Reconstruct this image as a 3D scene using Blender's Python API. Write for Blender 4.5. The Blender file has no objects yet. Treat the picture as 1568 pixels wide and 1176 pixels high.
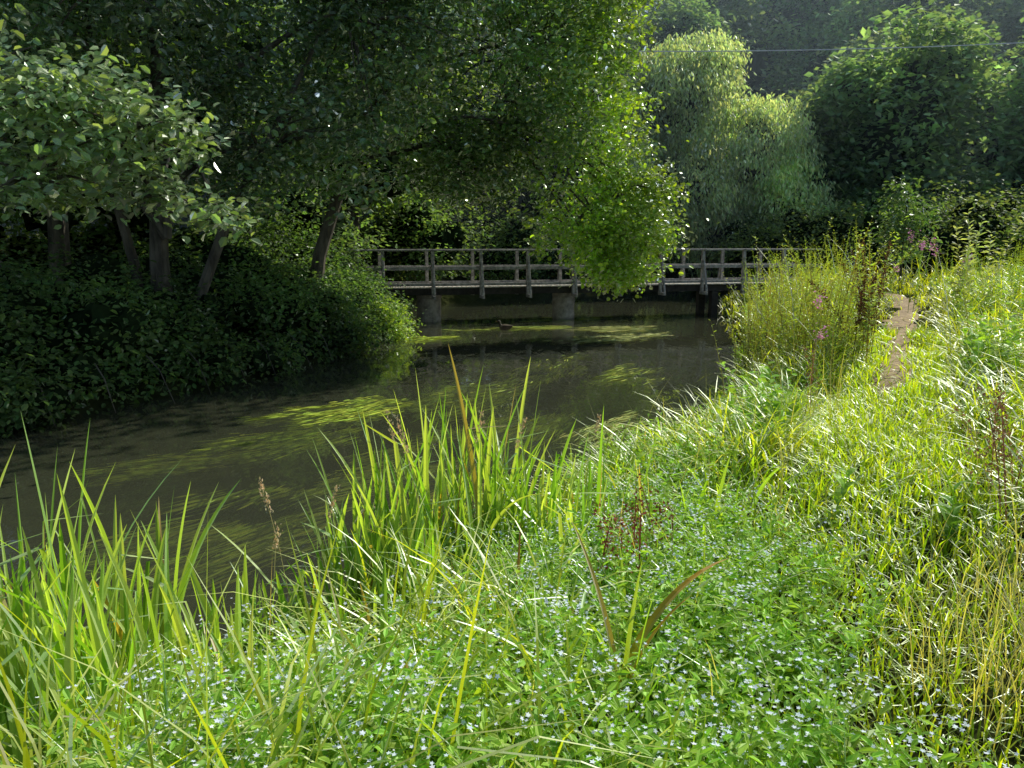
import bpy, math, numpy as np
from mathutils import Vector
rng = np.random.default_rng(11)
S = bpy.context.scene

# ------------------------------------------------------------------ helpers
class Geo:
    def __init__(s): s.v=[]; s.c=[]; s.f=[]; s.n=0
    def add(s, v, faces, col, mat=0):
        v=np.asarray(v,float).reshape(-1,3)
        col=np.asarray(col,float)
        if col.ndim==1: col=np.tile(col,(len(v),1))
        s.v.append(v); s.c.append(col)
        for f in faces:
            f=np.asarray(f,int)
            if len(f): s.f.append((f+s.n,mat))
        s.n+=len(v)
    def build(s,name,mats,smooth=False):
        V=np.concatenate(s.v); C=np.concatenate(s.c)
        me=bpy.data.meshes.new(name)
        tot=np.concatenate([np.full(len(f),f.shape[1]) for f,_ in s.f])
        mi=np.concatenate([np.full(len(f),m) for f,m in s.f])
        L=np.concatenate([f.ravel() for f,_ in s.f])
        st=np.concatenate([[0],np.cumsum(tot)[:-1]])
        me.vertices.add(len(V)); me.vertices.foreach_set('co',V.astype(np.float32).ravel())
        me.loops.add(len(L)); me.loops.foreach_set('vertex_index',L.astype(np.int32))
        me.polygons.add(len(tot)); me.polygons.foreach_set('loop_start',st.astype(np.int32))
        me.polygons.foreach_set('loop_total',tot.astype(np.int32))
        me.polygons.foreach_set('material_index',mi.astype(np.int32))
        me.polygons.foreach_set('use_smooth',np.full(len(tot),bool(smooth)))
        a=me.attributes.new('Col','FLOAT_COLOR','POINT')
        a.data.foreach_set('color',np.c_[np.clip(C,0,1),np.ones(len(C))].astype(np.float32).ravel())
        me.update(calc_edges=True)
        for m in mats: me.materials.append(m)
        o=bpy.data.objects.new(name,me); S.collection.objects.link(o)
        print(name,len(tot))
        return o

def nrm(a): return a/(np.linalg.norm(a,axis=-1,keepdims=True)+1e-9)
def frames(d,n):
    x=nrm(d); z=nrm(n-(n*x).sum(-1,keepdims=True)*x); y=np.cross(z,x)
    return np.stack([x,y,z],-1)
def sm(t): t=np.clip(t,0,1); return t*t*(3-2*t)
_ph=rng.uniform(0,6.28,(6,3)); _dr=nrm(rng.normal(size=(6,3)))
def noise(p,f=1.0):
    p=np.asarray(p,float)
    if p.shape[-1]==2: p=np.concatenate([p,np.zeros(p.shape[:-1]+(1,))],-1)
    o=0
    for i in range(6):
        k=f*(0.7+0.35*i)
        o=o+np.sin((p@_dr[i])*k+_ph[i,0]+1.3*np.sin((p@_dr[(i+2)%6])*k*0.8+_ph[i,1]))
    return o/3.2

LEAF=(np.array([[0,0,0],[.22,.27,.07],[.68,.31,.06],[1,0,-.1],[.68,-.31,.06],[.22,-.27,.07]]),
      [np.array([[0,3,2,1],[0,5,4,3]])])
LANCE=(np.array([[0,0,0],[.3,.11,.03],[.65,.10,.0],[1,0,-.16],[.65,-.10,.0],[.3,-.11,.03]]),
      [np.array([[0,3,2,1],[0,5,4,3]])])
OVAL=(np.array([[0,0,0],[.3,.17,.04],[.68,.15,.02],[1,0,-.12],[.68,-.15,.02],[.3,-.17,.04]]),
      [np.array([[0,3,2,1],[0,5,4,3]])])
BROAD=(np.array([[0,0,0],[.25,0,.03],[.55,0,.02],[.8,0,-.08],[1,0,-.22],[.22,.17,.10],[.55,.24,.09],[.82,.14,-.03],[.22,-.17,.10],[.55,-.24,.09],[.82,-.14,-.03]]),
      [np.array([[1,2,6,5],[2,3,7,6],[1,8,9,2],[2,9,10,3]]),np.array([[0,1,5],[3,4,7],[0,8,1],[3,10,4]])])
RHOMB=(np.array([[0,0,0],[.45,.3,.05],[1,0,0],[.5,-.3,.05]]),[np.array([[0,3,2,1]])])
def flower5():
    v=[[0,0,0]]
    for i in range(10):
        r=.5 if i%2==0 else .25
        a=i*math.pi/5; v.append([r*math.cos(a),r*math.sin(a),.06 if i%2==0 else 0])
    return (np.array(v),[np.array([[0,i+1,(i+1)%10+1] for i in range(10)])])
FLOWER=flower5()
def scatter(g,T,pos,R,s,col,mat=0):
    tv,tf=T; N=len(pos); k=len(tv)
    s=np.asarray(s,float).reshape(N,-1)
    lv=tv[None]*(s[:,None,:] if s.shape[1]==3 else s[:,:,None])
    V=np.einsum('nij,nkj->nki',R,lv)+pos[:,None]
    F=[(np.arange(N)[:,None,None]*k+f[None]).reshape(-1,f.shape[1]) for f in tf]
    g.add(V.reshape(-1,3),F,np.repeat(col,k,axis=0),mat)

def arcs(base,az,L,lean,curl,seg,kink=None,kpos=.6,p=1.3):
    t=(np.arange(seg)+.5)/seg
    th=lean[:,None]+curl[:,None]*t[None]**p
    if kink is not None:
        kp=np.broadcast_to(np.asarray(kpos,float).reshape(-1,1),(len(base),1))
        th=th+np.where(t[None]>kp,kink[:,None],0)
    h=np.stack([np.cos(az),np.sin(az),0*az],-1)
    st=(L/seg)[:,None,None]*(np.sin(th)[...,None]*h[:,None]+np.cos(th)[...,None]*np.array([0,0,1.]))
    return np.concatenate([np.zeros((len(base),1,3)),np.cumsum(st,1)],1)+base[:,None]
def blades(g,base,az,L,W,lean,curl,seg=5,c0=None,c1=None,mat=0,kink=None,kpos=.6,fold=False,w0=.6,tip=.7):
    N=len(base); P=arcs(base,az,L,lean,curl,seg,kink,kpos)
    t=np.arange(seg+1)/seg
    w=W[:,None]*(np.minimum(1,w0+t*2.0)*np.clip(1-t**2.2,0,1)**tip)[None]
    w[:,-1]=W*0.02
    tw=rng.uniform(-.9,.9,N)[:,None]*t[None]+rng.uniform(-.5,.5,N)[:,None]
    sd=np.stack([-np.sin(az[:,None]+tw),np.cos(az[:,None]+tw),0*tw],-1)
    A=P-sd*w[...,None]*.5; B=P+sd*w[...,None]*.5
    if fold:
        h=np.stack([np.cos(az),np.sin(az),-.2+0*az],-1)
        M=P+h[:,None]*w[...,None]*.2
        V=np.stack([A,M,B],2); k=3
    else: V=np.stack([A,B],2); k=2
    i=np.arange(seg)
    fs=[np.stack([i*k+j,i*k+j+1,(i+1)*k+j+1,(i+1)*k+j],-1) for j in range(k-1)]
    f=np.concatenate(fs); K=k*(seg+1)
    F=(np.arange(N)[:,None,None]*K+f[None]).reshape(-1,4)
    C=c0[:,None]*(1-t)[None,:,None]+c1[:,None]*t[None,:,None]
    C=np.repeat(C[:,:,None],k,2)
    g.add(V.reshape(-1,3),[F],C.reshape(-1,3),mat)
    return P
def tube(g,pts,rad,sides=7,col=(.1,.08,.06),mat=0,ell=1.0):
    P=np.asarray(pts,float); n=len(P); rad=np.asarray(rad,float)
    T=nrm(np.gradient(P,axis=0))
    up=np.array([0,0,1.]) if abs(T[:,2]).mean()<.8 else np.array([1.,0,0])
    U=nrm(np.cross(T,up)); W=np.cross(U,T)
    a=np.arange(sides)/sides*2*math.pi
    V=P[:,None]+rad[:,None,None]*(np.cos(a)[None,:,None]*U[:,None]*ell+np.sin(a)[None,:,None]*W[:,None])
    i=np.arange(n-1)[:,None]; j=np.arange(sides)[None]; j2=(j+1)%sides
    F=np.stack([i*sides+j,i*sides+j2,(i+1)*sides+j2,(i+1)*sides+j],-1).reshape(-1,4)
    caps=[np.arange(sides)[None][:,::-1],(np.arange(sides)+(n-1)*sides)[None]]
    g.add(V.reshape(-1,3),[F]+caps,np.asarray(col,float),mat)
def box(g,c,ax,hs,col=(.3,.3,.3),mat=0):
    ax=np.asarray(ax,float); c=np.asarray(c,float)
    v=[]
    for i in (-1,1):
        for j in (-1,1):
            for k in (-1,1): v.append(c+ax[0]*hs[0]*i+ax[1]*hs[1]*j+ax[2]*hs[2]*k)
    f=np.array([[0,1,3,2],[4,6,7,5],[0,4,5,1],[2,3,7,6],[0,2,6,4],[1,5,7,3]])
    g.add(v,[f],col,mat)
def beam(g,a,b,w,h,col,mat=0):
    a=np.array(a,float); b=np.array(b,float); x=nrm(b-a)
    up=np.array([0,0,1.]) if abs(x[2])<.9 else np.array([BD[0],BD[1],0.])
    y=nrm(np.cross(up,x)); z=np.cross(x,y)
    box(g,(a+b)/2,[x,y,z],[np.linalg.norm(b-a)/2,w/2,h/2],col,mat)

# ------------------------------------------------------------------ materials
def mat(name):
    m=bpy.data.materials.new(name); m.use_nodes=True; nt=m.node_tree
    for n in list(nt.nodes): nt.nodes.remove(n)
    return m,nt,nt.nodes,nt.links
def leafmat(name,trans=.45,rough=.45,gloss=.25,tint=(1.6,1.7,.5)):
    m,nt,N,L=mat(name)
    o=N.new('ShaderNodeOutputMaterial'); at=N.new('ShaderNodeAttribute'); at.attribute_name='Col'
    p=N.new('ShaderNodeBsdfDiffuse'); gl=N.new('ShaderNodeBsdfGlossy'); gl.inputs['Roughness'].default_value=rough
    gl.inputs[0].default_value=(.9,.95,.85,1)
    tr=N.new('ShaderNodeBsdfTranslucent'); mx=N.new('ShaderNodeMixShader'); mx.inputs[0].default_value=trans
    m2=N.new('ShaderNodeMixShader')
    fr=N.new('ShaderNodeFresnel'); fr.inputs[0].default_value=1.4
    mm=N.new('ShaderNodeMath'); mm.operation='MULTIPLY'; mm.inputs[1].default_value=gloss; mm.use_clamp=True
    mu=N.new('ShaderNodeMix'); mu.data_type='RGBA'; mu.blend_type='MULTIPLY'; mu.inputs[0].default_value=1
    mu.inputs[7].default_value=(*tint,1)
    L.new(at.outputs['Color'],p.inputs['Color']); L.new(at.outputs['Color'],mu.inputs[6])
    L.new(mu.outputs[2],tr.inputs['Color']); L.new(fr.outputs[0],mm.inputs[0]); L.new(mm.outputs[0],m2.inputs[0])
    L.new(p.outputs[0],mx.inputs[1]); L.new(tr.outputs[0],mx.inputs[2]); L.new(mx.outputs[0],m2.inputs[1]); L.new(gl.outputs[0],m2.inputs[2]); L.new(m2.outputs[0],o.inputs[0])
    return m
def noisemat(name,c1,c2,scale=6,rough=.85,bump=.3,stretch=(1,1,1),detail=8,spec=.25):
    m,nt,N,L=mat(name)
    o=N.new('ShaderNodeOutputMaterial'); p=N.new('ShaderNodeBsdfPrincipled'); p.inputs['Roughness'].default_value=rough
    p.inputs['Specular IOR Level'].default_value=spec
    tc=N.new('ShaderNodeTexCoord'); mp=N.new('ShaderNodeMapping'); mp.inputs['Scale'].default_value=stretch
    no=N.new('ShaderNodeTexNoise'); no.inputs['Scale'].default_value=scale; no.inputs['Detail'].default_value=detail; no.inputs['Roughness'].default_value=.65
    cr=N.new('ShaderNodeValToRGB'); cr.color_ramp.elements[0].position=.35; cr.color_ramp.elements[1].position=.68
    cr.color_ramp.elements[0].color=(*c1,1); cr.color_ramp.elements[1].color=(*c2,1)
    b=N.new('ShaderNodeBump'); b.inputs['Strength'].default_value=bump; b.inputs['Distance'].default_value=.03
    L.new(tc.outputs['Object'],mp.inputs[0]); L.new(mp.outputs[0],no.inputs['Vector']); L.new(no.outputs['Fac'],cr.inputs[0])
    L.new(no.outputs['Fac'],b.inputs['Height']); L.new(b.outputs[0],p.inputs['Normal'])
    L.new(cr.outputs[0],p.inputs['Base Color'])
    L.new(p.outputs[0],o.inputs[0]); return m
M_alder=leafmat('alder_leaf',.45,.3,1.3,(1.8,1.9,.5))
M_leaf=leafmat('woodland_leaf',.5,.5,.2,(1.7,1.8,.6))
M_grass=leafmat('grass_blade',.5,.5,.22,(1.55,1.6,.3))
M_herb=leafmat('herb_leaf',.45,.42,.45,(1.55,1.7,.35))
M_petal=leafmat('petal',.35,.6,.05,(1,1,1))
M_dry=leafmat('dry_stem',.25,.7,.05,(1.1,1,.8))
M_weed=leafmat('water_weed',.3,.3,.1,(1.3,1.3,.6))
M_bark=noisemat('bark',(.035,.03,.022),(.16,.14,.105),5,.9,.9,(1,1,.25))
M_shade_core=noisemat('dark_crown_core',(.006,.012,.005),(.02,.034,.013),3,1,.8,spec=0)  # near-black filler inside crowns, interior shade put into its colour
M_wood=noisemat('weathered_timber',(.12,.11,.095),(.42,.39,.35),9,.7,.35,spec=.4)
M_deck=noisemat('deck_boards',(.42,.38,.30),(.68,.63,.54),14,.6,.3,spec=.5)
M_steel=noisemat('dark_beam',(.02,.018,.015),(.055,.048,.04),6,.8,.3)
M_conc=noisemat('concrete',(.17,.145,.115),(.42,.37,.30),5,.9,.5)
M_soil=noisemat('soil_and_litter',(.010,.015,.005),(.04,.045,.016),2.2,1,.6,spec=0)
M_path=noisemat('dirt_path',(.17,.12,.06),(.48,.36,.21),9,.95,1.0)

# ------------------------------------------------------------------ terrain
RB=[(-14,-14),(-8.5,-7),(-4.8,-1.5),(-3.5,1.2),(-2.9,2.3),(-2.45,3.1),(-1.85,3.75),(-1.2,4.25),(-.5,4.95),(.0,5.8),(.3,6.6),(.85,7.6),(1.95,8.7),(2.7,9.8),(3.2,11.4),(4.0,13.4),(5.1,17),(6.2,21.5),(7.2,26),(8.7,32),(11,38),(16,46),(24,52)]
LB=[(20,56),(10,47),(3.5,40),(-1.5,34),(-4.6,28.5),(-4.2,24.5),(-3.3,21.4),(-3.9,16.5),(-5.2,13.1),(-7,9.8),(-10,7.2),(-15,3),(-22,-5),(-28,-14)]
POLY=np.array(RB+LB,float); NR=len(RB)
def river(p):
    A=POLY; B=np.roll(POLY,-1,0); best=np.full(len(p),1e9); idx=np.zeros(len(p),int); ins=np.zeros(len(p),bool)
    for i in range(len(A)):
        a,b=A[i],B[i]; ab=b-a; t=np.clip(((p-a)@ab)/(ab@ab),0,1)
        d=np.hypot(*(p-(a+t[:,None]*ab)).T); m=d<best; best[m]=d[m]; idx[m]=i
        c=((a[1]>p[:,1])!=(b[1]>p[:,1]))
        with np.errstate(divide='ignore',invalid='ignore'):
            xi=(b[0]-a[0])*(p[:,1]-a[1])/(b[1]-a[1])+a[0]
        ins^=c&(p[:,0]<xi)
    return np.where(ins,-best,best),(idx<NR-1)
PATH=np.array([(.3,-3),(.7,0),(1.3,2.2),(2.2,4.4),(4.15,8.2),(6.6,12.8),(9.3,17.9),(11.2,21.7),(11.9,25),(10.2,28.2)],float)
def pathd(p):
    best=np.full(len(p),1e9)
    for a,b in zip(PATH[:-1],PATH[1:]):
        ab=b-a; t=np.clip(((p-a)@ab)/(ab@ab),0,1); best=np.minimum(best,np.hypot(*(p-(a+t[:,None]*ab)).T))
    return best
def height(p):
    d,right=river(p); x,y=p[:,0],p[:,1]
    out=-.06+.3*sm(d/.35)+.66*sm(d/2.6)
    hill=(3*sm((y-42)/25)+12*sm((y-55)/60)+5*sm((x-22)/30)*sm((y-10)/40)+2.0*sm((-x-14)/20))
    side=.35*sm((x-.52*y-.9)/2.5)*sm((12-abs(x-6))/5+.5)*right
    out=out+hill*sm(d/8)+side+.06*noise(p,1.1)*sm(d/1.0)
    inn=-.06-.75*sm(-d/1.4)+.05*noise(p,.9)
    return np.where(d>0,out,np.minimum(inn,-.05)),d,right
def onground(xy):
    h,_,_=height(xy); return np.c_[xy,h]
n=520
u=np.linspace(-1,1,n); gx=4*np.sinh(5.2*u)+1; gy=4*np.sinh(5.2*u)+9
X,Y=np.meshgrid(gx,gy); P=np.c_[X.ravel(),Y.ravel()]; H,_,_=height(P)
i=np.arange(n-1)[:,None]*n+np.arange(n-1)[None]
g=Geo(); g.add(np.c_[P,H],[np.stack([i,i+1,i+n+1,i+n],-1).reshape(-1,4)],(.05,.05,.03)); g.build('ground',[M_soil],True)

# water
m,nt,N,L=mat('river_water')
o=N.new('ShaderNodeOutputMaterial'); tp=N.new('ShaderNodeBsdfTransparent'); tp.inputs[0].default_value=(.80,.82,.54,1)
df=N.new('ShaderNodeBsdfDiffuse'); df.inputs[0].default_value=(.115,.125,.075,1)
gl=N.new('ShaderNodeBsdfGlossy'); gl.inputs['Roughness'].default_value=.025; gl.inputs[0].default_value=(1,1,1,1)
fr=N.new('ShaderNodeFresnel'); fr.inputs[0].default_value=1.33
m1=N.new('ShaderNodeMixShader'); m1.inputs[0].default_value=.30; m2=N.new('ShaderNodeMixShader')
tc=N.new('ShaderNodeTexCoord'); mp=N.new('ShaderNodeMapping'); mp.inputs['Rotation'].default_value=(0,0,.45); mp.inputs['Scale'].default_value=(2.2,.7,1)
no=N.new('ShaderNodeTexNoise'); no.inputs['Scale'].default_value=1.6; no.inputs['Detail'].default_value=3; no.inputs['Distortion'].default_value=.6
bp=N.new('ShaderNodeBump'); bp.inputs['Strength'].default_value=.15; bp.inputs['Distance'].default_value=.05
L.new(tc.outputs['Object'],mp.inputs[0]); L.new(mp.outputs[0],no.inputs['Vector']); L.new(no.outputs['Fac'],bp.inputs['Height'])
L.new(bp.outputs[0],gl.inputs['Normal']); L.new(bp.outputs[0],fr.inputs['Normal'])
L.new(tp.outputs[0],m1.inputs[1]); L.new(df.outputs[0],m1.inputs[2]); L.new(fr.outputs[0],m2.inputs[0]); L.new(m1.outputs[0],m2.inputs[1]); L.new(gl.outputs[0],m2.inputs[2]); L.new(m2.outputs[0],o.inputs[0])
g=Geo(); g.add([(-45,-20,0),(40,-20,0),(40,60,0),(-45,60,0)],[np.array([[0,1,2,3]])],(.1,.1,.1)); g.build('river_water',[m])

# path ribbon
g=Geo(); pts=[]
for a,b in zip(PATH[3:-1],PATH[4:]):
    k=int(np.hypot(*(b-a))/.12)
    for t in np.arange(k)/k: pts.append(a+(b-a)*t)
pts=np.array(pts); ker=np.ones(21)/21
pp=np.stack([np.convolve(np.pad(pts[:,j],10,'edge'),ker,'valid') for j in (0,1)],-1)[18:]
T=nrm(np.gradient(pp,axis=0)); Nn=np.c_[-T[:,1],T[:,0]]
pp=pp+Nn*(.08*noise(pp,1.6))[:,None]
cols=np.linspace(-1,1,11); w=np.minimum(1,np.arange(len(pp))/30+.1)
wl=(.38+.09*noise(pp,3.2)+.08*rng.normal(size=len(pp)))*w; wr=(.38+.09*noise(pp+7,3.2)+.08*rng.normal(size=len(pp)))*w
off=np.where(cols[None]<0,cols[None]*wl[:,None],cols[None]*wr[:,None])
V=pp[:,None]+Nn[:,None]*off[...,None]; VV=V.reshape(-1,2)
hh,_,_=height(VV); hh=hh.reshape(-1,11)+.026-.05*np.abs(cols)[None]**2
k=len(pp); i=np.arange(k-1)[:,None]*11+np.arange(10)[None]
g.add(np.c_[VV,hh.ravel()],[np.stack([i,i+11,i+12,i+1],-1).reshape(-1,4)],(.3,.2,.1)); g.build('dirt_footpath',[M_path],True)

# ------------------------------------------------------------------ trees
def vary(col,n,a=.25,hue=.12):
    c=np.tile(np.asarray(col,float),(n,1))*(1+rng.uniform(-a,a,(n,1)))
    c[:,0]*=1+rng.uniform(-hue,hue*1.8,n); return c
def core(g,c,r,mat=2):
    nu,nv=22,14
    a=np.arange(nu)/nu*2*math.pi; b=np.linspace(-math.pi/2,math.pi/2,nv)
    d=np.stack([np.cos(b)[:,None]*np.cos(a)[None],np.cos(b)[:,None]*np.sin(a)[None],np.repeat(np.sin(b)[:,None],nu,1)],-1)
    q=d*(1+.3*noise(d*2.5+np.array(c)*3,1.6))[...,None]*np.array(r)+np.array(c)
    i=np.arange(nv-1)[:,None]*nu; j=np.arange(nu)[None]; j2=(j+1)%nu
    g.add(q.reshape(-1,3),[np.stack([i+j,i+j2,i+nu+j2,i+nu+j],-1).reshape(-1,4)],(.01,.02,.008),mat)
def crown(g,blobs,size,per,col,T=LEAF,spread=.34,flat=.55,droop=.35,mat=0,gap=-.35,twigs=0,gnoise=1.2,shell=.45,hang=0,cores=0,tv=.25):
    cents=[]
    for c,r,nc in blobs:
        c=np.array(c,float); r=np.array(r,float)
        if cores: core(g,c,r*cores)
        d=nrm(rng.normal(size=(nc,3))); rad=rng.uniform(0,1,nc)**shell
        rad*=1+.22*noise(d*2+c,1.5)
        q=c+d*rad[:,None]*r
        q=q[noise(q,gnoise)>gap]; cents.append(q)
        if twigs:
            for e in q[rng.permutation(len(q))[:int(len(q)*twigs)]]:
                mid=(c+e)/2+np.array([0,0,.12])*np.linalg.norm(e-c)*.5
                tube(g,[c*.7+e*.3,mid,e],[.03,.018,.006],4,(.07,.06,.045),1)
    q=np.concatenate(cents); nc=len(q); tone=rng.uniform(.65,1.35,nc)*(1+tv*noise(q,.9))
    q=np.repeat(q,per,0); n=len(q)
    off=rng.normal(size=(n,3))*spread*np.array([1,1,flat])
    if hang: off[:,2]-=rng.uniform(0,hang,n)
    pos=q+off
    az=rng.uniform(0,6.28,n); dz=-droop+rng.normal(0,.35,n)
    d=np.stack([np.cos(az),np.sin(az),dz],-1)+nrm(off)*.6
    if hang: d[:,2]-=1.6
    nn=rng.normal(size=(n,3))*.5+np.array([0,0,1.])
    if hang: nn=rng.normal(size=(n,3))
    sz=size*rng.uniform(.6,1.25,n)
    scatter(g,T,pos,frames(d,nn),sz,vary(col,n,.25)*np.repeat(tone,per)[:,None],mat)
def limb(g,a,b,r0,r1,bend=.3,seg=6,sides=7):
    a=np.array(a,float); b=np.array(b,float); t=np.linspace(0,1,seg+1)
    side=rng.normal(size=3)*np.array([1,1,.3])*bend
    P=a+(b-a)*t[:,None]+side*np.sin(t*math.pi)[:,None]+np.array([0,0,bend])*np.sin(t*math.pi)[:,None]+rng.normal(size=(seg+1,3))*.03*(t*(1-t)*4)[:,None]
    tube(g,P,r0+(r1-r0)*t**.8,sides,(.1,.09,.07),1)
def gz(x,y): return float(height(np.array([[x,y]],float))[0][0])
MT=[M_alder,M_bark,M_shade_core]
A_dark=(.11,.19,.085); A_lit=(.32,.46,.06)  # A_lit paints sunlight into the leaf colour of the hanging curtain
g=Geo(); b0=(-6.7,14.6,gz(-6.7,14.6)-.2)
tube(g,[b0,(-6.65,14.5,2.2),(-6.5,14.4,3.6),(-6.3,14.3,5.5),(-6.2,14,8.5),(-6.1,14,11)],[.24,.17,.15,.13,.09,.04],10,(.1,.09,.07),1)
tube(g,[(-7.3,15,.8),(-7.35,15,2),(-7.7,15.1,3.5),(-8.2,15,5.5),(-8.6,14.8,7.5)],[.14,.1,.09,.07,.03],8,(.1,.09,.07),1)
tube(g,[(-6.2,14.9,.7),(-6.0,14.8,1.6),(-5.4,14.8,3.0),(-4.5,15,4.6),(-3.6,15,6.2)],[.14,.11,.1,.07,.03],8,(.1,.09,.07),1)
tube(g,[(-8.4,14.2,.8),(-8.7,14,1.6),(-9.4,13.6,2.4),(-10.2,13.4,3.6)],[.1,.08,.06,.03],7,(.1,.09,.07),1)
bl=[((-6.8,14.4,8.3),(3.4,2.6,3.3),760),((-3.2,15.8,7.0),(3,2.4,2.9),740),((-10.5,13.4,6.8),(3.4,3,3.6),500),((-8.4,12.2,6.6),(2.6,2.2,2.4),360),
    ((-4.7,14.9,4.3),(2.3,1.8,1.5),300),((-8.4,13.3,4.6),(2.3,1.8,1.3),240),((-6.3,12.4,6.4),(2.0,1.5,1.7),200)]
for c,r,_ in bl: limb(g,(-6.4,14.35,min(max(c[2]-2.5,2.6),7)),c,.085,.03,.35)
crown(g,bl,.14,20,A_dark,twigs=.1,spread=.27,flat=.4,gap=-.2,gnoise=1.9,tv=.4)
near=[((-5.3,9.3,4.1),(1.2,.8,.55),58),((-4.4,9.1,3.75),(.8,.6,.45),34),((-5.6,9.2,3.3),(.9,.7,.5),36),((-3.5,9.4,2.8),(.35,.35,.2),8),((-4.2,9.3,3.1),(.5,.5,.35),14),((-6.6,10,4.6),(1.1,1,.7),30)]
for c,r,_ in near: limb(g,(-6.3,13.2,4.6),c,.045,.012,.25)
crown(g,near,.13,26,(.26,.37,.19),twigs=.7,spread=.24,flat=.4,gap=-2,droop=.25)  # sunlit look of this branch put into a paler leaf colour
g.build('alder_tree',MT)
g=Geo(); tube(g,[(-5.2,19.6,.4),(-4.9,19.6,2.2),(-4.2,19.7,4.2),(-3.2,19.8,6.5),(-2.4,19.8,9.5),(-1,19.6,12.5)],[.22,.17,.14,.1,.07,.03],9,(.1,.09,.07),1)
bl=[((-2.6,19,7.6),(3.2,2.6,3.4),740),((.2,19.8,7.4),(2.8,2.4,3.4),740),((-1.2,19.3,4.6),(2.6,2,1.3),330),((-4.6,18.5,5),(2.2,2,1.6),250),((-.5,18.6,10.0),(3,2.6,2),220),((.2,18.8,5.2),(1.6,1.3,1.3),160)]
for c,r,_ in bl: limb(g,(-4,19.7,4.5),c,.08,.03,.4)
shade_top=((1.0,19.2,12.3),(4.4,3,2.9),260); limb(g,(-2.4,19.8,9.3),shade_top[0],.08,.03,.4)  # upper crown out of view, added to shade the near-left water
crown(g,bl,.15,20,(.14,.24,.075),twigs=.1,spread=.27,flat=.4,gap=-.2,gnoise=1.9,tv=.4)
crown(g,[shade_top],.2,22,(.12,.2,.065),twigs=.1,spread=.4,gap=-.7)
bl=[((1.9,20.2,5.6),(1.7,1.6,2.6),300),((2.9,20.6,4.0),(1.35,1.3,1.9),240),((2.7,20.8,2.4),(1.1,.9,1.1),130),((1.6,20.4,2.9),(1.1,.9,1.0),90),((3.9,21,3.8),(.6,.6,.6),26),((2.3,20,8.4),(1.5,1.5,2),130),((4.1,21.2,2.6),(.5,.5,.7),24),((2.6,20.7,1.75),(.8,.7,.5),44),((3.4,21,2.0),(.6,.6,.7),30)]
for c,r,_ in bl: limb(g,(-.5,19.8,5.6),c,.05,.015,.35)
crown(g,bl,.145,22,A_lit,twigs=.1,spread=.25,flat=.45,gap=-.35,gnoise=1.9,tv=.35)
g.build('alder_tree',MT)

# willow beyond the bridge
g=Geo(); wz=gz(11,43)
tube(g,[(11,43,wz-.3),(10.8,43,2.5),(10,43,5),(9.4,43,9)],[.4,.32,.22,.08],9,(.1,.09,.07),1)
bl=[((8.6,42.5,9.6),(3.3,2.8,3.6),520),((12.8,41.5,7.2),(2.6,2.4,2.8),360),((8.6,41,5.4),(3.0,2.4,2.6),340),((14.4,42,4.6),(2.6,2.4,2.4),260),((11,42,3),(5,2.4,1.6),220),((10.5,43,12),(1.6,1.6,1.4),110)]
for c,r,_ in bl: limb(g,(10.6,43,3.4),c,.14,.05,.5)
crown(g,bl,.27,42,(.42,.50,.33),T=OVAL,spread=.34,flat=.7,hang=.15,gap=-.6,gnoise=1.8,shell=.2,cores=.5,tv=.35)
g.build('willow_tree',[M_leaf,M_bark,M_shade_core])

def wood(name,specs,size,per,col,trunk=True,spread=.7,T=RHOMB,shell=.3,gap=-.5,cores=.6,zc=.58,zr=.42):
    g=Geo()
    for (x,y,hgt,r,nc) in specs:
        z=gz(x,y)
        if trunk:
            tube(g,[(x,y,z-.3),(x+.2,y,z+hgt*.3),(x-.1,y,z+hgt*.6),(x,y,z+hgt*.8)],[.3,.24,.15,.04],6,(.1,.09,.07),1)
        bl=[((x,y,z+hgt*zc),(r,r,hgt*zr),nc)]
        for j in range(5):
            a=rng.uniform(0,6.28); rr=r*rng.uniform(.45,.65)
            c=(x+math.cos(a)*r*.7,y+math.sin(a)*r*.7,z+hgt*rng.uniform(.2,.85))
            bl.append((c,(rr,rr,rr*rng.uniform(.8,1.2)),int(nc*.35)))
            if trunk: limb(g,(x,y,z+hgt*.35),c,.11,.04,.4,4,5)
        k=rng.uniform(.75,1.3)
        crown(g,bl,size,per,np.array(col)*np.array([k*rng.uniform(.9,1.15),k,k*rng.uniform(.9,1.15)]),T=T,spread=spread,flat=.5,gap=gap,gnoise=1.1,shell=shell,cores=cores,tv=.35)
    return g.build(name,[M_leaf,M_bark,M_shade_core])
sp=[]
for x in np.arange(-34,66,6.2):
    vis=x>2
    sp.append((x+rng.uniform(-1.5,1.5),rng.uniform(54,60),rng.uniform(16,20),rng.uniform(3.8,4.8),340 if vis else 180))
    sp.append((x+3+rng.uniform(-1.5,1.5),rng.uniform(67,74),rng.uniform(24,29),rng.uniform(4.6,5.6),480 if vis else 160))
sp=[s for s in sp if not (abs(s[0]-s[1]*.165)<2.2 and s[1]>60)]
sp+= [(24,70,26,5,420),(21,63,22,4.5,420),(43,64,24,5,420),(15.5,64,22,3.8,420),(8.2,66,20,3.6,380),(11.4,70,15.5,3.2,300)]
for x,y,h,r in ((17.5,45,10,3.2),(20.5,42,13,3.4),(26,46,12,3.8),(31.5,43,14,4),(37,46,13,4),(23,50,15,3.6)): sp.append((x,y,h,r,440))
wood('distant_woodland',sp,.46,16,(.19,.29,.16),spread=.55,shell=.22,gap=-.8,cores=.5)  # bluer, lighter leaf colour paints distance haze into the trees
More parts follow.
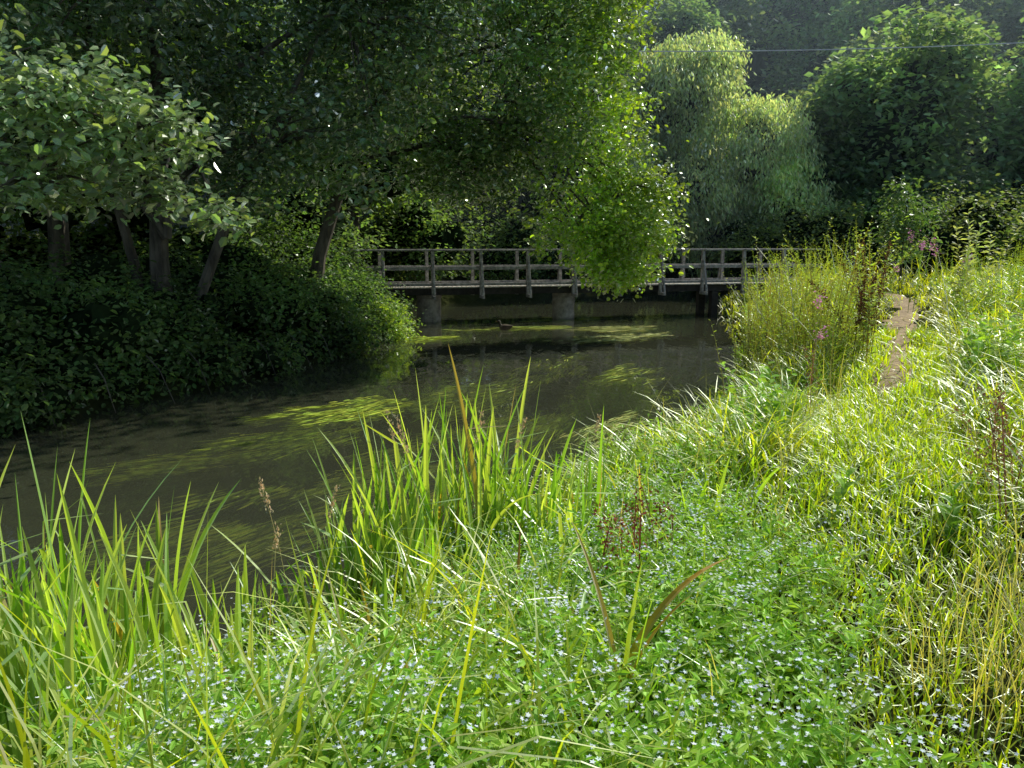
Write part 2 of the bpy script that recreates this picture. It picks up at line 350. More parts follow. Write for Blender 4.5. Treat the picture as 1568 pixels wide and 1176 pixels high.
sp=[(-13,22,12,3.6,190),(-19,18,13,4,150),(-10,27,12,3.4,190),(-16,31,14,4,150),(-6.5,31,10,3,200),(-3,38,11,3.2,200),(2.5,47,12,3.4,200),(-9,39,14,4,150),(-24,26,15,4.5,120),(-15,14,10,3,150),(-20,9,11,3.6,120),(-2,46,14,3.8,180),(3.5,53,13,3.5,160)]
wood('left_bank_woodland',sp,.26,20,(.16,.25,.07),spread=.45,shell=.3,cores=.5)
sp=[]
for x in np.arange(-26,-4.5,2.2): sp.append((x,rng.uniform(22,30)if x<-6 else 29,rng.uniform(2.5,4),1.7,70))
for x,y in [(-4,33),(-1,37),(1.5,41),(4.5,45),(-7,33),(12,36),(14,35),(16.5,34),(19,33),(22,31),(25,29),(28,26),(13,40),(17,39),(21,37),(25,35),(30,32),(8,48),(12,49),(17,30.5),(20,28)]:
    sp.append((x,y,rng.uniform(2.6,4.2),2.0,110))
wood('understorey_shrubs',sp,.2,18,(.13,.20,.075),trunk=False,spread=.35,shell=.25,gap=-.9,cores=.55,zc=.45,zr=.5)
MB=[M_leaf,M_bark,M_shade_core]
g=Geo(); crown(g,[((-5.9,22.3,1.3),(1.3,1.1,1.2),120),((-5.1,21.8,.8),(1,.9,.8),90),((-6.8,22.0,2.4),(1.4,1.2,1.2),120)],.12,24,(.07,.125,.04),spread=.25,gap=-1.5); g.build('hazel_bush',MB)
# bramble & ivy bank on the left
g=Geo(); bl=[]
lb=np.array(LB[5:12],float)
for a,b in zip(lb[:-1],lb[1:]):
    Ld=np.hypot(*(b-a)); nrml=np.array([(b-a)[1],-(b-a)[0]])/Ld
    if nrml[0]>0: nrml=-nrml
    for t in np.arange(0,1,.75/Ld):
        for k,(dd,zz,rr) in enumerate([(.2,.32,.6),(.9,.95,.75),(1.7,1.35,.85),(2.9,1.6,1.0)]):
            p=a+(b-a)*t+nrml*(dd+rng.uniform(-.3,.3)); rr*=rng.uniform(.65,1.35); bl.append(((p[0],p[1],zz+rng.uniform(-.25,.35)),(rr,rr,rr*.75),70 if k<3 else 44))
crown(g,bl,.105,11,(.085,.15,.05),T=LEAF,spread=.18,flat=.8,gap=-.7,gnoise=2.2,shell=.2,cores=.5,tv=.5)
for t in np.linspace(0,1,26):
    q=np.array([np.interp(t,np.linspace(0,1,len(lb)),lb[:,k]) for k in (0,1)])+rng.normal(0,.1,2)
    s=np.array([.75,-.55])*rng.uniform(.4,1.0)
    tube(g,[(q[0],q[1],.75),(q[0]+s[0]*.5,q[1]+s[1]*.5,.55),(q[0]+s[0],q[1]+s[1],.06)],[.012,.009,.004],4,(.1,.08,.05),1)
g.build('bramble_bank',MB)
g=Geo()
crown(g,[((-3.25,20.3,.65),(.6,.5,.6),32),((-3.0,19.8,.3),(.45,.5,.3),14)],.1,24,(.3,.42,.1),spread=.15,gap=-2); g.build('sallow_bush',[M_herb,M_bark])
g=Geo(); z=gz(13.2,26)
tube(g,[(13.2,26,z-.1),(13.15,26,z+1.5),(13.2,26,z+3.6)],[.05,.035,.01],6,(.1,.09,.07),1)
crown(g,[((13.2,26,2.7),(.85,.7,.8),36),((13.0,26,3.9),(.5,.5,1.0),28),((13.8,26,3.4),(.35,.4,.45),10),((12.8,26,3.1),(.5,.4,.4),10)],.19,20,(.14,.23,.10),T=OVAL,spread=.2,gap=-2); g.build('ash_sapling',[M_herb,M_bark])

# ------------------------------------------------------------------ footbridge
BA=np.array([-6.4,23.3]); BE=np.array([11.0,27.5]); BD=nrm(BE-BA); BN=np.array([-BD[1],BD[0]]); BL=np.linalg.norm(BE-BA)
def bp3(s,t,z): q=BA+BD*s+BN*t; return np.array([q[0],q[1],z])
g=Geo(); AX=[np.r_[BD,0],np.r_[BN,0],np.array([0,0,1.])]
DW=1.35; zd=1.12
for s in np.arange(.07,BL,.15):
    box(g,bp3(s,DW/2+rng.uniform(-.01,.01),zd+rng.uniform(-.003,.003)),AX,[.066,DW/2+.05,.022],(.3,.3,.3),1)
for t in (.12,DW-.12,DW/2):
    beam(g,bp3(.0,t,zd-.135),bp3(BL,t,zd-.135),.11,.22,(.1,.1,.1),2)
s=.9; ps=[]
while s<BL: ps.append(s); s+=1.55
for s in ps:
    for t,sg in ((-.03,-1),(DW+.03,1)):
        box(g,bp3(s,t+sg*.045,zd+.44),AX,[.05,.05,.70],(.3,.3,.3),0)
        beam(g,bp3(s,t-sg*.05,zd-.3),bp3(s,t+sg*.42,zd-.3),.08,.1,(.3,.3,.3),0)
        beam(g,bp3(s+.006,t+sg*.38,zd-.24),bp3(s+.006,t+sg*.1,zd+.80),.065,.065,(.3,.3,.3),0)
for t,sg in ((-.03,-1),(DW+.03,1)):
    for a in range(-1,len(ps)):
        s0=ps[a] if a>=0 else .05; s1=ps[a+1] if a+1<len(ps) else BL
        beam(g,bp3(s0+.004,t+sg*.04,zd+1.165),bp3(s1-.004,t+sg*.04,zd+1.165),.13,.05,(.3,.3,.3),0)
        beam(g,bp3(s0+.05,t+sg*.025,zd+.60),bp3(s1-.05,t+sg*.025,zd+.60),.045,.11,(.3,.3,.3),0)
        beam(g,bp3(s0+.05,t+sg*.02,zd+.085),bp3(s1-.05,t+sg*.02,zd+.085),.04,.09,(.3,.3,.3),0)
for s,r in ((3.95,.40),(8.55,.37)):
    a=np.linspace(-.9,.74,9); tube(g,[bp3(s,DW/2,q) for q in a],[r*(1+.015*rng.normal()) for q in a],28,(.3,.3,.3),3)
    tube(g,[bp3(s,DW/2,q) for q in (.742,.75,.86,.868)],[r-.03,r+.02,r+.02,r-.03],28,(.3,.3,.3),3)
for t in (.2,DW-.2): box(g,bp3(13.9,t,.0),AX,[.12,.12,.86],(.3,.3,.3),2)
ob=g.build('wooden_footbridge',[M_wood,M_deck,M_steel,M_conc])
bv=ob.modifiers.new('bevel','BEVEL'); bv.width=.006; bv.segments=1; bv.limit_method='ANGLE'; bv.angle_limit=math.radians(50)

g=Geo(); t=np.linspace(0,1,40); a=np.array([-18,27,9.6]); b=np.array([40,36,12.6])
P=a+(b-a)*t[:,None]; P[:,2]-=1.2*4*t*(1-t); tube(g,P,np.full(40,.02),6,(.3,.3,.3)); g.build('overhead_wire',[noisemat('cable',(.65,.65,.67),(.8,.8,.8),3,.4,0)])

# duck
g=Geo(); o3=np.array([-.2,22.4,-.02])
sp=[(-.26,.13,.006,0),(-.22,.12,.028,0),(-.17,.10,.055,0),(-.10,.075,.085,1),(-.02,.065,.098,1),(.06,.065,.096,1),(.12,.085,.078,1),(.155,.12,.052,2),(.172,.165,.036,2),(.182,.205,.034,2),(.195,.235,.038,2),(.222,.247,.036,2),(.248,.242,.026,2),(.262,.237,.015,3),(.29,.232,.013,3),(.31,.229,.011,3),(.318,.228,.003,3)]
cc=[(.12,.09,.06),(.16,.11,.07),(.07,.055,.035),(.35,.22,.06)]
P=np.zeros((len(sp),3)); P[:,0]=[q[0] for q in sp]; P[:,2]=[q[1] for q in sp]
yaw=2.7; Rz=np.array([[math.cos(yaw),-math.sin(yaw),0],[math.sin(yaw),math.cos(yaw),0],[0,0,1]])
tube(g,P@Rz.T+o3,[q[2] for q in sp],14,(.1,.1,.1),0,1.05); g.c[-1]=np.repeat(np.array([cc[q[3]] for q in sp]),14,0)
for sy in (-1,1):
    W=np.array([(.09,sy*.07,.09),(.03,sy*.085,.10),(-.06,sy*.075,.105),(-.14,sy*.045,.115),(-.2,sy*.02,.12)]); tube(g,W@Rz.T+o3,[.01,.045,.045,.028,.004],8,(.09,.065,.045),0,.5)
    e=np.array([(.222,sy*.033,.256),(.226,sy*.037,.256)]); tube(g,e@Rz.T+o3,[.006,.004],6,(.005,.005,.005))
g.build('mallard_duck',[M_dry],True)

# ------------------------------------------------------------------ water weed
def weed(cx,cy,L,W,n,ang,col,z0=-.02,bl=.45):
    d=np.array([math.cos(ang),math.sin(ang)]); p=np.array([-d[1],d[0]])
    k=max(3,n//90); ta=rng.normal(0,.3,k)*L; tb=rng.normal(0,.36,k)*W; w=rng.integers(0,k,n)
    a=ta[w]+rng.uniform(-.5,.5,n)*L*.55; b=tb[w]+rng.normal(0,.05+.04*W,n)+.12*W*np.sin(a*2.1+cx+w)
    xy=np.array([cx,cy])+a[:,None]*d+b[:,None]*p
    dd,_=river(xy); xy=xy[dd<-.15]; n=len(xy)
    th=ang+rng.normal(0,.13,n)+.22*np.sin(xy[:,0]*2)
    dirs=np.stack([np.cos(th),np.sin(th),rng.normal(0,.03,n)],-1)
    s=np.stack([bl*rng.uniform(.4,1.3,n),rng.uniform(.02,.05,n)*.8,np.ones(n)],-1)
    pos=np.c_[xy,z0+rng.uniform(-.08,.02,n)]
    T=(np.array([[0,0,0],[.3,.5,0],[.7,.35,0],[1,0,0],[.7,-.35,0],[.3,-.5,0]]),[np.array([[0,5,4,3],[0,3,2,1]])])
    scatter(GW,T,pos,frames(dirs,np.tile([0,0,1.],(n,1))+rng.normal(size=(n,3))*.15),s,vary(col,n,.5))
GW=Geo(); y1=(.38,.50,.07); y2=(.30,.38,.08)
weed(-2.4,11.3,1.5,.9,2800,-2.45,y1,-.01,.3); weed(-3.0,9.7,1.5,.8,1100,-2.4,y1,-.026,.3); weed(-3.7,8.7,1.7,.8,800,-2.4,y2,-.035,.3)
weed(-.8,12.6,2.0,1.1,1900,-2.1,y2,-.022); weed(.2,10.2,1.6,1.0,1400,-2.2,y2,-.028); weed(1.6,10.4,1.2,.6,1300,-2.2,(.32,.38,.12),-.006,.35)
weed(2.8,20.3,2.4,.9,1300,-2.6,(.42,.47,.2),.002,.4); weed(-2.3,20.2,1.7,.7,900,-2.6,y1,.002,.35); weed(.6,22.6,3,.8,900,-2.9,y2,0); weed(3.3,22.5,2.4,.7,900,-2.8,(.38,.42,.16),.002)
weed(.8,16,2.0,.8,1000,-2.0,y2,-.022); weed(-1.4,8.2,1.6,1.0,1400,-2.35,y2,-.034); weed(-2.6,6.4,1.6,.9,900,-2.4,y2,-.05)
weed(-.3,7.2,.9,.6,900,-2.2,(.34,.36,.09),-.025); weed(1.2,25,3,1,500,-2.8,y2,-.01); weed(2.4,14.8,1.8,.7,1000,-2.1,y2,-.015)
GW.build('water_crowfoot_weed',[M_weed])

# ------------------------------------------------------------------ bank vegetation
def polar(n,r0,r1,a0,a1,pw=1.0):
    r=r0+(r1-r0)*rng.uniform(0,1,n)**pw; a=np.radians(rng.uniform(a0,a1,n))
    return np.c_[r*np.sin(a),r*np.cos(a)]
def fil(xy,dmin=0.03):
    h,d,right=height(xy); k=(d>dmin)&right; xy=xy[k]; return np.c_[xy,h[k]-.02],d[k]
def lerp(a,b,t): return np.asarray(a)*(1-t)[:,None]+np.asarray(b)*t[:,None]
def fmzone(P):
    x,y=P[:,0],P[:,1]
    return sm((1.6-x+.25*noise(P[:,:2],1.7))/.7)*sm((6.0-y)/1.6)*sm((x+1.7)/.9)*sm(.7+.6*noise(P[:,:2]+5,1.5))
G=Geo()
P,d=fil(polar(88000,1.3,34,-60,60,1.0)); pd=pathd(P[:,:2]); r=np.hypot(P[:,0],P[:,1])
z=fmzone(P)
bare=(pd<.26+.12*rng.normal(size=len(pd)))&(P[:,1]>8.2)
keep=~bare&(rng.uniform(size=len(P))>z*.7)&(noise(P[:,:2]+3,2.3)>-.5+.5*rng.normal(size=len(P))); P=P[keep];pd=pd[keep];r=r[keep]; d=d[keep]
short=sm((.95-pd)/.5)
nz=noise(P[:,:2],1.3); lenm=(.46+.20*nz)*(1-.62*short)*(1+.015*r)*(.45+.55*sm(d/1.5))
n=len(P); t=sm(.42+.11*(P[:,0]-1)+.5*noise(P[:,:2],.9)+rng.normal(0,.25,n))
tip=lerp((.28,.48,.035),(.72,.74,.08),t); dry=rng.uniform(size=n)<.08; tip[dry]=(.75,.66,.34)
tip*=rng.uniform(.6,1.25,(n,1)); base_shade=tip*np.array([.35,.4,.4])  # blade bases darkened throughout, painting in the shade between plants
blades(G,P,rng.uniform(0,6.28,n),lenm*rng.uniform(.45,1.6,n),(.008+.0012*r)*rng.uniform(.6,1.4,n),np.abs(rng.normal(0,.4,n)),np.abs(rng.normal(1.2,.6,n)),4,base_shade,tip,0,np.where(rng.uniform(size=n)<.2,1.0,0))
u=rng.uniform(0,1,30000)**.8; yy=1.4+12*u; cx=np.interp(yy,PATH[:,1],PATH[:,0]); xy=np.c_[cx+rng.normal(0,.6,len(yy))*(1+.03*yy),yy]
P,d=fil(xy,.2); pd=pathd(P[:,:2]); P=P[(pd>.26+.12*rng.normal(size=len(pd)))|(P[:,1]<8.0)]; P=P[rng.uniform(size=len(P))>fmzone(P)*.5]; n=len(P); r=np.hypot(P[:,0],P[:,1])
tip=lerp((.32,.54,.03),(.68,.72,.07),rng.uniform(0,1,n))*rng.uniform(.7,1.25,(n,1))
blades(G,P,rng.uniform(0,6.28,n),rng.uniform(.08,.26,n),(.005+.0012*r),np.abs(rng.normal(0,.4,n)),np.abs(rng.normal(.9,.5,n)),3,tip*.5,tip,0)
P,d=fil(polar(1500,2.2,22,-10,58,.9)); pd=pathd(P[:,:2]); k=(pd>.7)&(fmzone(P)<.35)&(d>.5); P=P[k]
c=np.repeat(P,28,0); c[:,:2]+=rng.normal(0,.08,(len(c),2)); r=np.hypot(c[:,0],c[:,1])
n=len(c); t=np.repeat(rng.uniform(0,1,len(P)),28); tip=lerp((.30,.50,.035),(.78,.78,.11),t)*rng.uniform(.7,1.25,(n,1))
blades(G,c,rng.uniform(0,6.28,n),np.repeat(rng.uniform(.35,1.0,len(P)),28)*rng.uniform(.7,1.1,n),(.008+.001*r)*rng.uniform(.7,1.3,n),np.abs(rng.normal(.25,.2,n)),np.abs(rng.normal(1.6,.5,n)),6,tip*.4,tip,0,None)
P,d=fil(polar(9000,1.6,16,-60,40,.9)); P=P[(d<2.6)&(pathd(P[:,:2])>.7)][:3600]; n=len(P); t=rng.uniform(0,1,n)
tip=lerp((.26,.48,.05),(.58,.70,.14),t)*rng.uniform(.7,1.2,(n,1))
blades(G,P,rng.uniform(0,6.28,n),rng.uniform(.25,.65,n),rng.uniform(.012,.03,n),np.abs(rng.normal(.2,.2,n)),np.abs(rng.normal(1.1,.5,n)),7,tip*.5,tip,0,np.where(rng.uniform(size=n)<.25,1.1,0),.6,True)
G.build('meadow_grass',[M_grass])

def herb(g,P,Hm,nl,ll,col,T=LANCE,stemw=.005,lean=.25,curl=.4,mat=0,start=.15,up=.5,topscale=.6,stemcol=None,hv=(.6,1.25)):
    n=len(P); az=rng.uniform(0,6.28,n); Hh=Hm*rng.uniform(*hv,n)
    c=vary(col,n,.25); sc=c*.8 if stemcol is None else np.tile(np.array(stemcol,float),(n,1))
    A=blades(g,P,az,Hh,np.full(n,stemw),np.abs(rng.normal(0,lean,n)),rng.normal(curl,.25,n),5,sc*.6,sc,mat,w0=1,tip=.3)
    t=np.linspace(start,1,nl)[None]+rng.uniform(-.03,.03,(n,nl)); t=np.clip(t,0,.999)*5
    i=t.astype(int); f=(t-i)[...,None]; idx=np.arange(n)[:,None]
    Q=A[idx,i]*(1-f)+A[idx,np.minimum(i+1,5)]*f
    a=(np.arange(nl)*2.4)[None]+rng.uniform(0,6.28,(n,1))+rng.normal(0,.3,(n,nl))
    d=np.stack([np.cos(a),np.sin(a),up+rng.normal(0,.25,(n,nl))],-1)
    s=ll*(1-(1-topscale)*(t/5))*rng.uniform(.7,1.25,(n,nl))
    nn=np.array([0,0,1.])+rng.normal(0,.3,(n,nl,3))-np.stack([np.cos(a),np.sin(a),0*a],-1)*.3
    cl=np.repeat(c[:,None],nl,1)*(.65+.5*(t/5))[...,None]*rng.uniform(.8,1.2,(n,nl,1))  # lower leaves coloured darker, imitating shade deep in the herbs
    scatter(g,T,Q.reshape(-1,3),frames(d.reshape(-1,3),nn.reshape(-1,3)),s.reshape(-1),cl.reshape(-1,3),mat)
    return A
def flowers(g,A,per,size,col,spread,matn,frac=1.0,low=0.):
    k=rng.uniform(size=len(A))<frac; A=A[k]; n=len(A)*per
    tip=np.repeat(A[:,-1],per,0)+rng.normal(0,1,(n,3))*spread; tip[:,2]+=spread*.6
    if low:
        u=rng.uniform(0,low,n)[:,None]; tip=tip*(1-u)+np.repeat(A[:,-2],per,0)*u
    az=rng.uniform(0,6.28,n); d=np.stack([np.cos(az),np.sin(az),0*az],-1); nn=np.array([0,0,1.])+rng.normal(0,.5,(n,3))
    scatter(g,FLOWER,tip,frames(d,nn),size*rng.uniform(.7,1.2,n),vary(col,n,.12,.05),matn)

G=Geo(); P,d=fil(polar(30000,1.4,8,-62,40,.85),.0); z=fmzone(P); P=P[rng.uniform(size=len(P))<z]; P=P[:5400]
k=rng.uniform(size=len(P))<.55
A=herb(G,P[k],.30,10,.075,(.29,.47,.07),T=OVAL,stemw=.005,lean=.3,curl=.5,start=.25)
A2=herb(G,P[~k],.42,11,.07,(.29,.47,.07),T=OVAL,stemw=.005,lean=.3,curl=.5,start=.25)
flowers(G,A,5,.015,(.80,.87,.96),.02,1,.25); flowers(G,A2,7,.016,(.80,.87,.96),.024,1,.5)
G.build('forget_me_not',[M_herb,M_petal])
G=Geo(); P,d=fil(polar(16000,4.5,18,-12,45,.8),.0); P=P[(d[:]<3.0)&(pathd(P[:,:2])>.8)&(noise(P[:,:2]+9,1.2)>-.1)]; P=P[:3400]
herb(G,P,.42,11,.1,(.29,.47,.07),T=OVAL,stemw=.007,lean=.3,curl=.5,start=.2)
G.build('water_mint',[M_herb])
G=Geo(); P,d=fil(polar(14000,3,26,8,58,.9),.3); pd=pathd(P[:,:2]); k=(pd>.75)&(noise(P[:,:2],1.0)>.3); P=P[k][:1900]
herb(G,P,.72,15,.115,(.28,.43,.07),T=LEAF,stemw=.008,lean=.2,curl=.3,start=.2)
G.build('nettle_patch',[M_herb])
G=Geo(); P=onground(np.array([(1.95,4.2),(2.3,3.9),(6.3,10.2),(7.2,11.0),(7.6,11.8),(6.9,10.6),(8.6,12.6),(1.2,6.2),(.9,4.9)]))
P[:,:2]+=rng.normal(0,.1,(len(P),2))
herb(G,P,.45,11,.22,(.26,.42,.07),T=BROAD,stemw=.012,lean=.15,curl=.2,start=.0,up=.75,topscale=.45)
G.build('comfrey_plant',[M_herb])
G=Geo(); n=640; xy=np.r_[np.c_[rng.normal(4.75,.65,n-200),rng.normal(11.9,1.6,n-200)],np.c_[rng.normal(4.6,.35,200),rng.normal(13.2,.9,200)]]; P,d=fil(xy,.1); P=P[pathd(P[:,:2])>.55]
A=herb(G,P,1.6,30,.105,(.38,.46,.09),T=LANCE,stemw=.012,lean=.18,curl=.3,start=.1,up=.7,topscale=.35,stemcol=(.22,.2,.08),hv=(.45,1.3))
xy=np.c_[rng.normal(6.4,.7,150),rng.normal(16.5,1.6,150)]; P,d=fil(xy,.2); P=P[pathd(P[:,:2])>.6]
A=herb(G,P,1.8,34,.12,(.34,.43,.09),T=LANCE,stemw=.014,lean=.15,curl=.3,start=.1,up=.7,topscale=.35)
P=onground(np.array([(5.0,11.0),(4.9,10.7),(4.5,11.2),(5.2,11.5),(3.8,10.8),(4.1,10.9),(3.9,11.6),(4.9,10.4),(4.0,12.1),(4.6,11.6),(5.3,11.2),(5.1,10.8),(5.5,11.9),(5.6,12.6),(4.3,10.5),(4.7,10.9),(4.2,11.3),(4.4,12.3),(4.0,11.2),(5.4,12.2),(4.8,12.0),(4.55,12.8),(4.15,12.5)]))
A=herb(G,P,2.25,60,.15,(.38,.46,.10),T=OVAL,stemw=.02,lean=.09,curl=.4,start=.1,up=.6,topscale=.35,stemcol=(.25,.18,.08),hv=(.75,1.08))
G.build('willowherb_stand',[M_herb])
G=Geo(); n=640; xy=np.c_[rng.uniform(6.5,15,n),rng.uniform(10,24,n)]; P,d=fil(xy,.5); P=P[(pathd(P[:,:2])>.8)&(P[:,0]>.52*P[:,1]+.8)]
herb(G,P,1.3,26,.13,(.32,.42,.08),T=LANCE,stemw=.012,lean=.15,curl=.3,start=.1,up=.6,topscale=.4)
P=onground(np.array([(8.2,13.8),(8.4,14.1),(8.6,13.9),(8.3,14.4),(8.9,14.3),(8.5,14.3),(8.7,14.6)]))
A=herb(G,P,2.2,52,.23,(.42,.50,.30),T=OVAL,stemw=.02,lean=.06,curl=.15,start=.1,up=.5,topscale=.5,hv=(.8,1.1))
G.build('tall_weeds',[M_herb])
G=Geo(); P=onground(np.array([(3.6,8.9),(3.66,9.0),(7.7,14.6),(7.9,14.8),(8.1,15.2),(8.6,15.4),(9.0,15.3),(7.6,15.4),(9.3,15.8),(7.4,14.2)])); P[2:,2]+=.3
A=herb(G,P,1.25,22,.10,(.2,.3,.08),stemw=.012,lean=.08,curl=.1); flowers(G,A,34,.042,(.85,.34,.66),.05,1,1,.6)
G.build('purple_loosestrife',[M_herb,M_petal])
G=Geo()
def dock(x,y,h,n,col,k=5,size=.02,sp=.05):
    P=onground(np.array([(x,y)]*k,float)+rng.normal(0,sp,(k,2))); m=len(P)
    A=blades(G,P,rng.uniform(0,6.28,m),h*rng.uniform(.75,1.1,m),np.full(m,.009),np.abs(rng.normal(.1,.12,m)),rng.normal(.2,.2,m),5,np.tile(np.array(col)*.8,(m,1)),np.tile(col,(m,1)),0,w0=1,tip=.3)
    t=rng.uniform(1.8,4.99,(m,n)); i=t.astype(int); f=(t-i)[...,None]; ix=np.arange(m)[:,None]
    Q=(A[ix,i]*(1-f)+A[ix,i+1]*f+rng.normal(0,.018,(m,n,3))*(6-t)[...,None]*.5).reshape(-1,3)
    scatter(G,RHOMB,Q,frames(rng.normal(size=Q.shape),rng.normal(size=Q.shape)),size*rng.uniform(.6,1.4,len(Q)),vary(col,len(Q),.4))
dock(.5,3.5,.65,80,(.26,.08,.05),6,.018,.1); dock(.75,3.8,.6,70,(.24,.09,.05),5,.018,.1); dock(5.0,10.6,1.7,190,(.13,.065,.03),8,.032,.14); dock(5.25,11.2,1.55,170,(.13,.065,.03),6,.032,.14)
dock(2.75,4.0,.85,100,(.30,.16,.09),5); dock(3.1,4.6,.8,90,(.28,.15,.08),4); dock(3.0,7.5,.9,90,(.28,.15,.08),3)
G.build('dock_plant',[M_dry])
G=Geo(); c=np.array([(1.75,2.35),(2.0,2.7),(1.6,2.6),(2.2,3.1),(2.5,3.4),(1.9,2.2)]); xy=np.repeat(c,50,0)+rng.normal(0,.14,(300,2)); P=onground(xy)
def bents(P,Lm,Wm,a,b):
    n=len(P); blades(G,P,rng.uniform(0,6.28,n),Lm*rng.uniform(.55,1.3,n),Wm*rng.uniform(.6,1.35,n),np.abs(rng.normal(0,.2,n)),np.abs(rng.normal(.8,.4,n)),5,np.tile(a,(n,1)),np.tile(b,(n,1))*rng.uniform(.7,1.2,(n,1)),0)
bents(P,.45,.004,(.4,.34,.16),(.75,.66,.4))
P,d=fil(polar(1300,2.2,20,8,50,.8),.3); P=P[pathd(P[:,:2])>.4]
bents(P,.8,.005,(.3,.28,.12),(.68,.6,.34))
G.build('dry_bent_grass',[M_grass])

# reeds
G=Geo()
def reeds(cx,cy,n,sx,sy,L,W=.038,lean=.12,curl=.3,kp=.28,pale=.42):
    xy=np.c_[rng.normal(cx,sx,n),rng.normal(cy,sy,n)]; h,d,right=height(xy); P=np.c_[xy,np.maximum(h,-.1)-.02]
    a=rng.uniform(0,6.28,n); t=rng.uniform(0,1,n)**1.5*pale*2
    tip=lerp((.24,.44,.06),(.76,.80,.30),np.clip(t,0,1))*rng.uniform(.7,1.2,(n,1)); br=rng.uniform(size=n)<.05; tip[br]=(.55,.38,.14)
    k=np.where(rng.uniform(size=n)<kp,rng.uniform(.8,2.2,n),0)
    blades(G,P,a,L*rng.uniform(.5,1.1,n),W*rng.uniform(.5,1.2,n),np.abs(rng.normal(0,lean,n)),np.abs(rng.normal(curl,.25,n)),12,tip*np.array([.55,.6,.55]),tip,0,k,rng.uniform(.5,.85,n),True,.75,.6)
for (cx,cy,n,sx,sy,L) in [(-2.2,3.1,84,.26,.26,1.5),(-2.6,3.3,64,.25,.3,1.6),(-1.75,2.9,60,.24,.25,1.05),(-2.3,2.7,60,.28,.22,1.3),(-1.9,3.4,36,.12,.12,1.15),(-1.6,2.4,40,.25,.2,.8),
    (-.78,4.65,60,.15,.12,1.4),(-.5,4.8,60,.16,.14,1.5),(-.2,4.9,50,.16,.16,1.4),(-.98,4.35,40,.13,.13,1.15),(-.7,4.2,44,.22,.18,1.05),(.02,4.85,40,.16,.2,1.3),(.2,4.7,24,.15,.2,1.05),
    (-1.3,4.0,22,.16,.12,.65),(-1.6,3.65,24,.16,.14,.7),(.35,4.5,24,.2,.2,.85),(.6,4.2,14,.15,.2,.8),(-.1,3.8,26,.3,.3,.7),(-.6,3.6,26,.3,.3,.7),(-1.4,2.6,40,.4,.3,.6),(-.8,2.3,28,.4,.2,.45),
    (.9,6.9,14,.3,.3,.5),(1.6,7.9,14,.4,.3,.5),(1.3,5.4,14,.4,.4,.55),(2.6,9.2,14,.4,.3,.55)]:
    reeds(cx,cy,n,sx,sy,L)
reeds(-.55,4.9,10,.16,.08,1.8,.038,.06,.1,0)
reeds(.45,2.35,5,.08,.08,.75,.03,.35,.8,0,.5); reeds(.25,2.3,6,.1,.1,.6,.024,.2,.5,.2)
G.build('bur_reed',[M_grass])
G=Geo(); P=onground(np.array([(.33,2.35),(.36,2.32),(.02,3.3),(-.2,3.1)]))
blades(G,P,np.array([.5,.2,1.4,2.0]),np.array([.78,.55,.6,.5]),np.array([.036,.03,.02,.02]),np.array([.25,.1,.05,.2]),np.array([1.3,.9,.4,.5]),12,np.array([(.40,.44,.04),(.55,.45,.03),(.3,.3,.06),(.35,.3,.06)]),np.array([(.42,.2,.03),(.6,.3,.03),(.44,.2,.06),(.4,.18,.05)]),0,None,.6,True)
cs=np.array([(-1.2,3.9),(-1.15,4.0),(-.6,4.5),(-.5,4.4),(-.35,4.6),(-1.3,3.8),(.6,6.2),(-.1,4.8)]); P=onground(cs); P[:,2]=np.maximum(P[:,2],0); n=len(P)
A=blades(G,P,rng.uniform(0,6.28,n),np.array([1.1,1.0,1.3,1.25,1.2,.85,.8,1.15]),np.full(n,.005),np.full(n,.08),np.full(n,.25),5,np.tile((.35,.35,.14),(n,1)),np.tile((.55,.47,.25),(n,1)),0,w0=1,tip=.2)
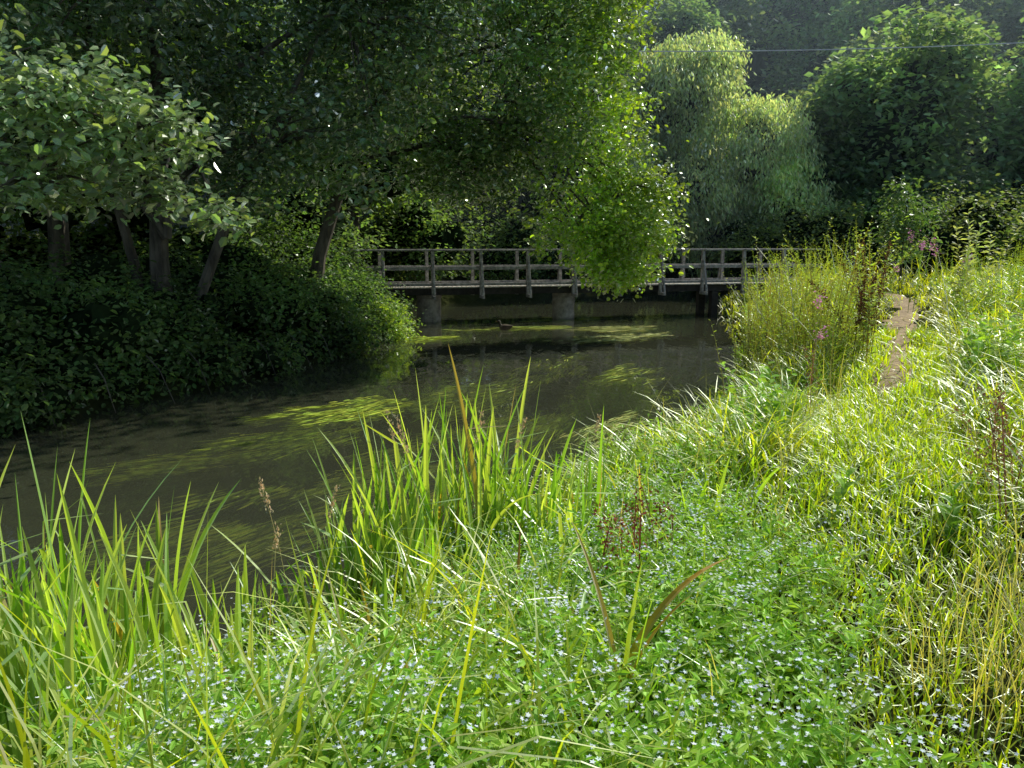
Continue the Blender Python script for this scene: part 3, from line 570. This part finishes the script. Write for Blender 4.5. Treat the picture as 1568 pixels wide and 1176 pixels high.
t=rng.uniform(4.1,4.99,(n,60)); i=t.astype(int); f=(t-i)[...,None]; ix=np.arange(n)[:,None]
Q=(A[ix,i]*(1-f)+A[ix,i+1]*f+rng.normal(0,.008,(n,60,3))).reshape(-1,3)
scatter(G,RHOMB,Q,frames(rng.normal(size=Q.shape)*.5+np.array([0,0,1]),rng.normal(size=Q.shape)),.02*rng.uniform(.6,1.3,len(Q)),vary((.62,.48,.28),len(Q),.25))
G.build('reed_canary_grass',[M_dry])

# ------------------------------------------------------------------ morning haze in the valley beyond the bridge
m,nt,N,L=mat('valley_haze'); o=N.new('ShaderNodeOutputMaterial'); vs=N.new('ShaderNodeVolumeScatter'); vs.inputs['Color'].default_value=(.66,.86,1,1)
vs.inputs['Density'].default_value=.0028; vs.inputs['Anisotropy'].default_value=.45; L.new(vs.outputs[0],o.inputs['Volume'])
g=Geo(); box(g,(15,62,17),np.eye(3),[85,29,20]); g.build('valley_haze',[m])

# ------------------------------------------------------------------ light, sky, camera
az=math.radians(46); el=math.radians(42)
sd=Vector((math.sin(az)*math.cos(el),math.cos(az)*math.cos(el),math.sin(el)))
l=bpy.data.lights.new('sun','SUN'); l.energy=5; l.angle=math.radians(.5); l.color=(1,.97,.88)
lo=bpy.data.objects.new('sun',l); lo.rotation_euler=(-sd).to_track_quat('-Z','Y').to_euler(); S.collection.objects.link(lo)
w=bpy.data.worlds.new('World'); S.world=w; w.use_nodes=True; nt=w.node_tree
bg=nt.nodes['Background']; sk=nt.nodes.new('ShaderNodeTexSky'); sk.sky_type='NISHITA'; sk.sun_disc=False; sk.sun_elevation=el; sk.sun_rotation=az
nt.links.new(sk.outputs[0],bg.inputs[0]); bg.inputs[1].default_value=.15
cam=bpy.data.cameras.new('camera'); co=bpy.data.objects.new('camera',cam); S.collection.objects.link(co)
co.location=(0,0,2.5); co.rotation_euler=(math.radians(90-10.5),0,0); cam.lens=26.7; cam.sensor_width=36; cam.clip_end=1500; cam.clip_start=.05
S.camera=co
S.view_settings.view_transform='Standard'; S.view_settings.look='None'; S.view_settings.exposure=0
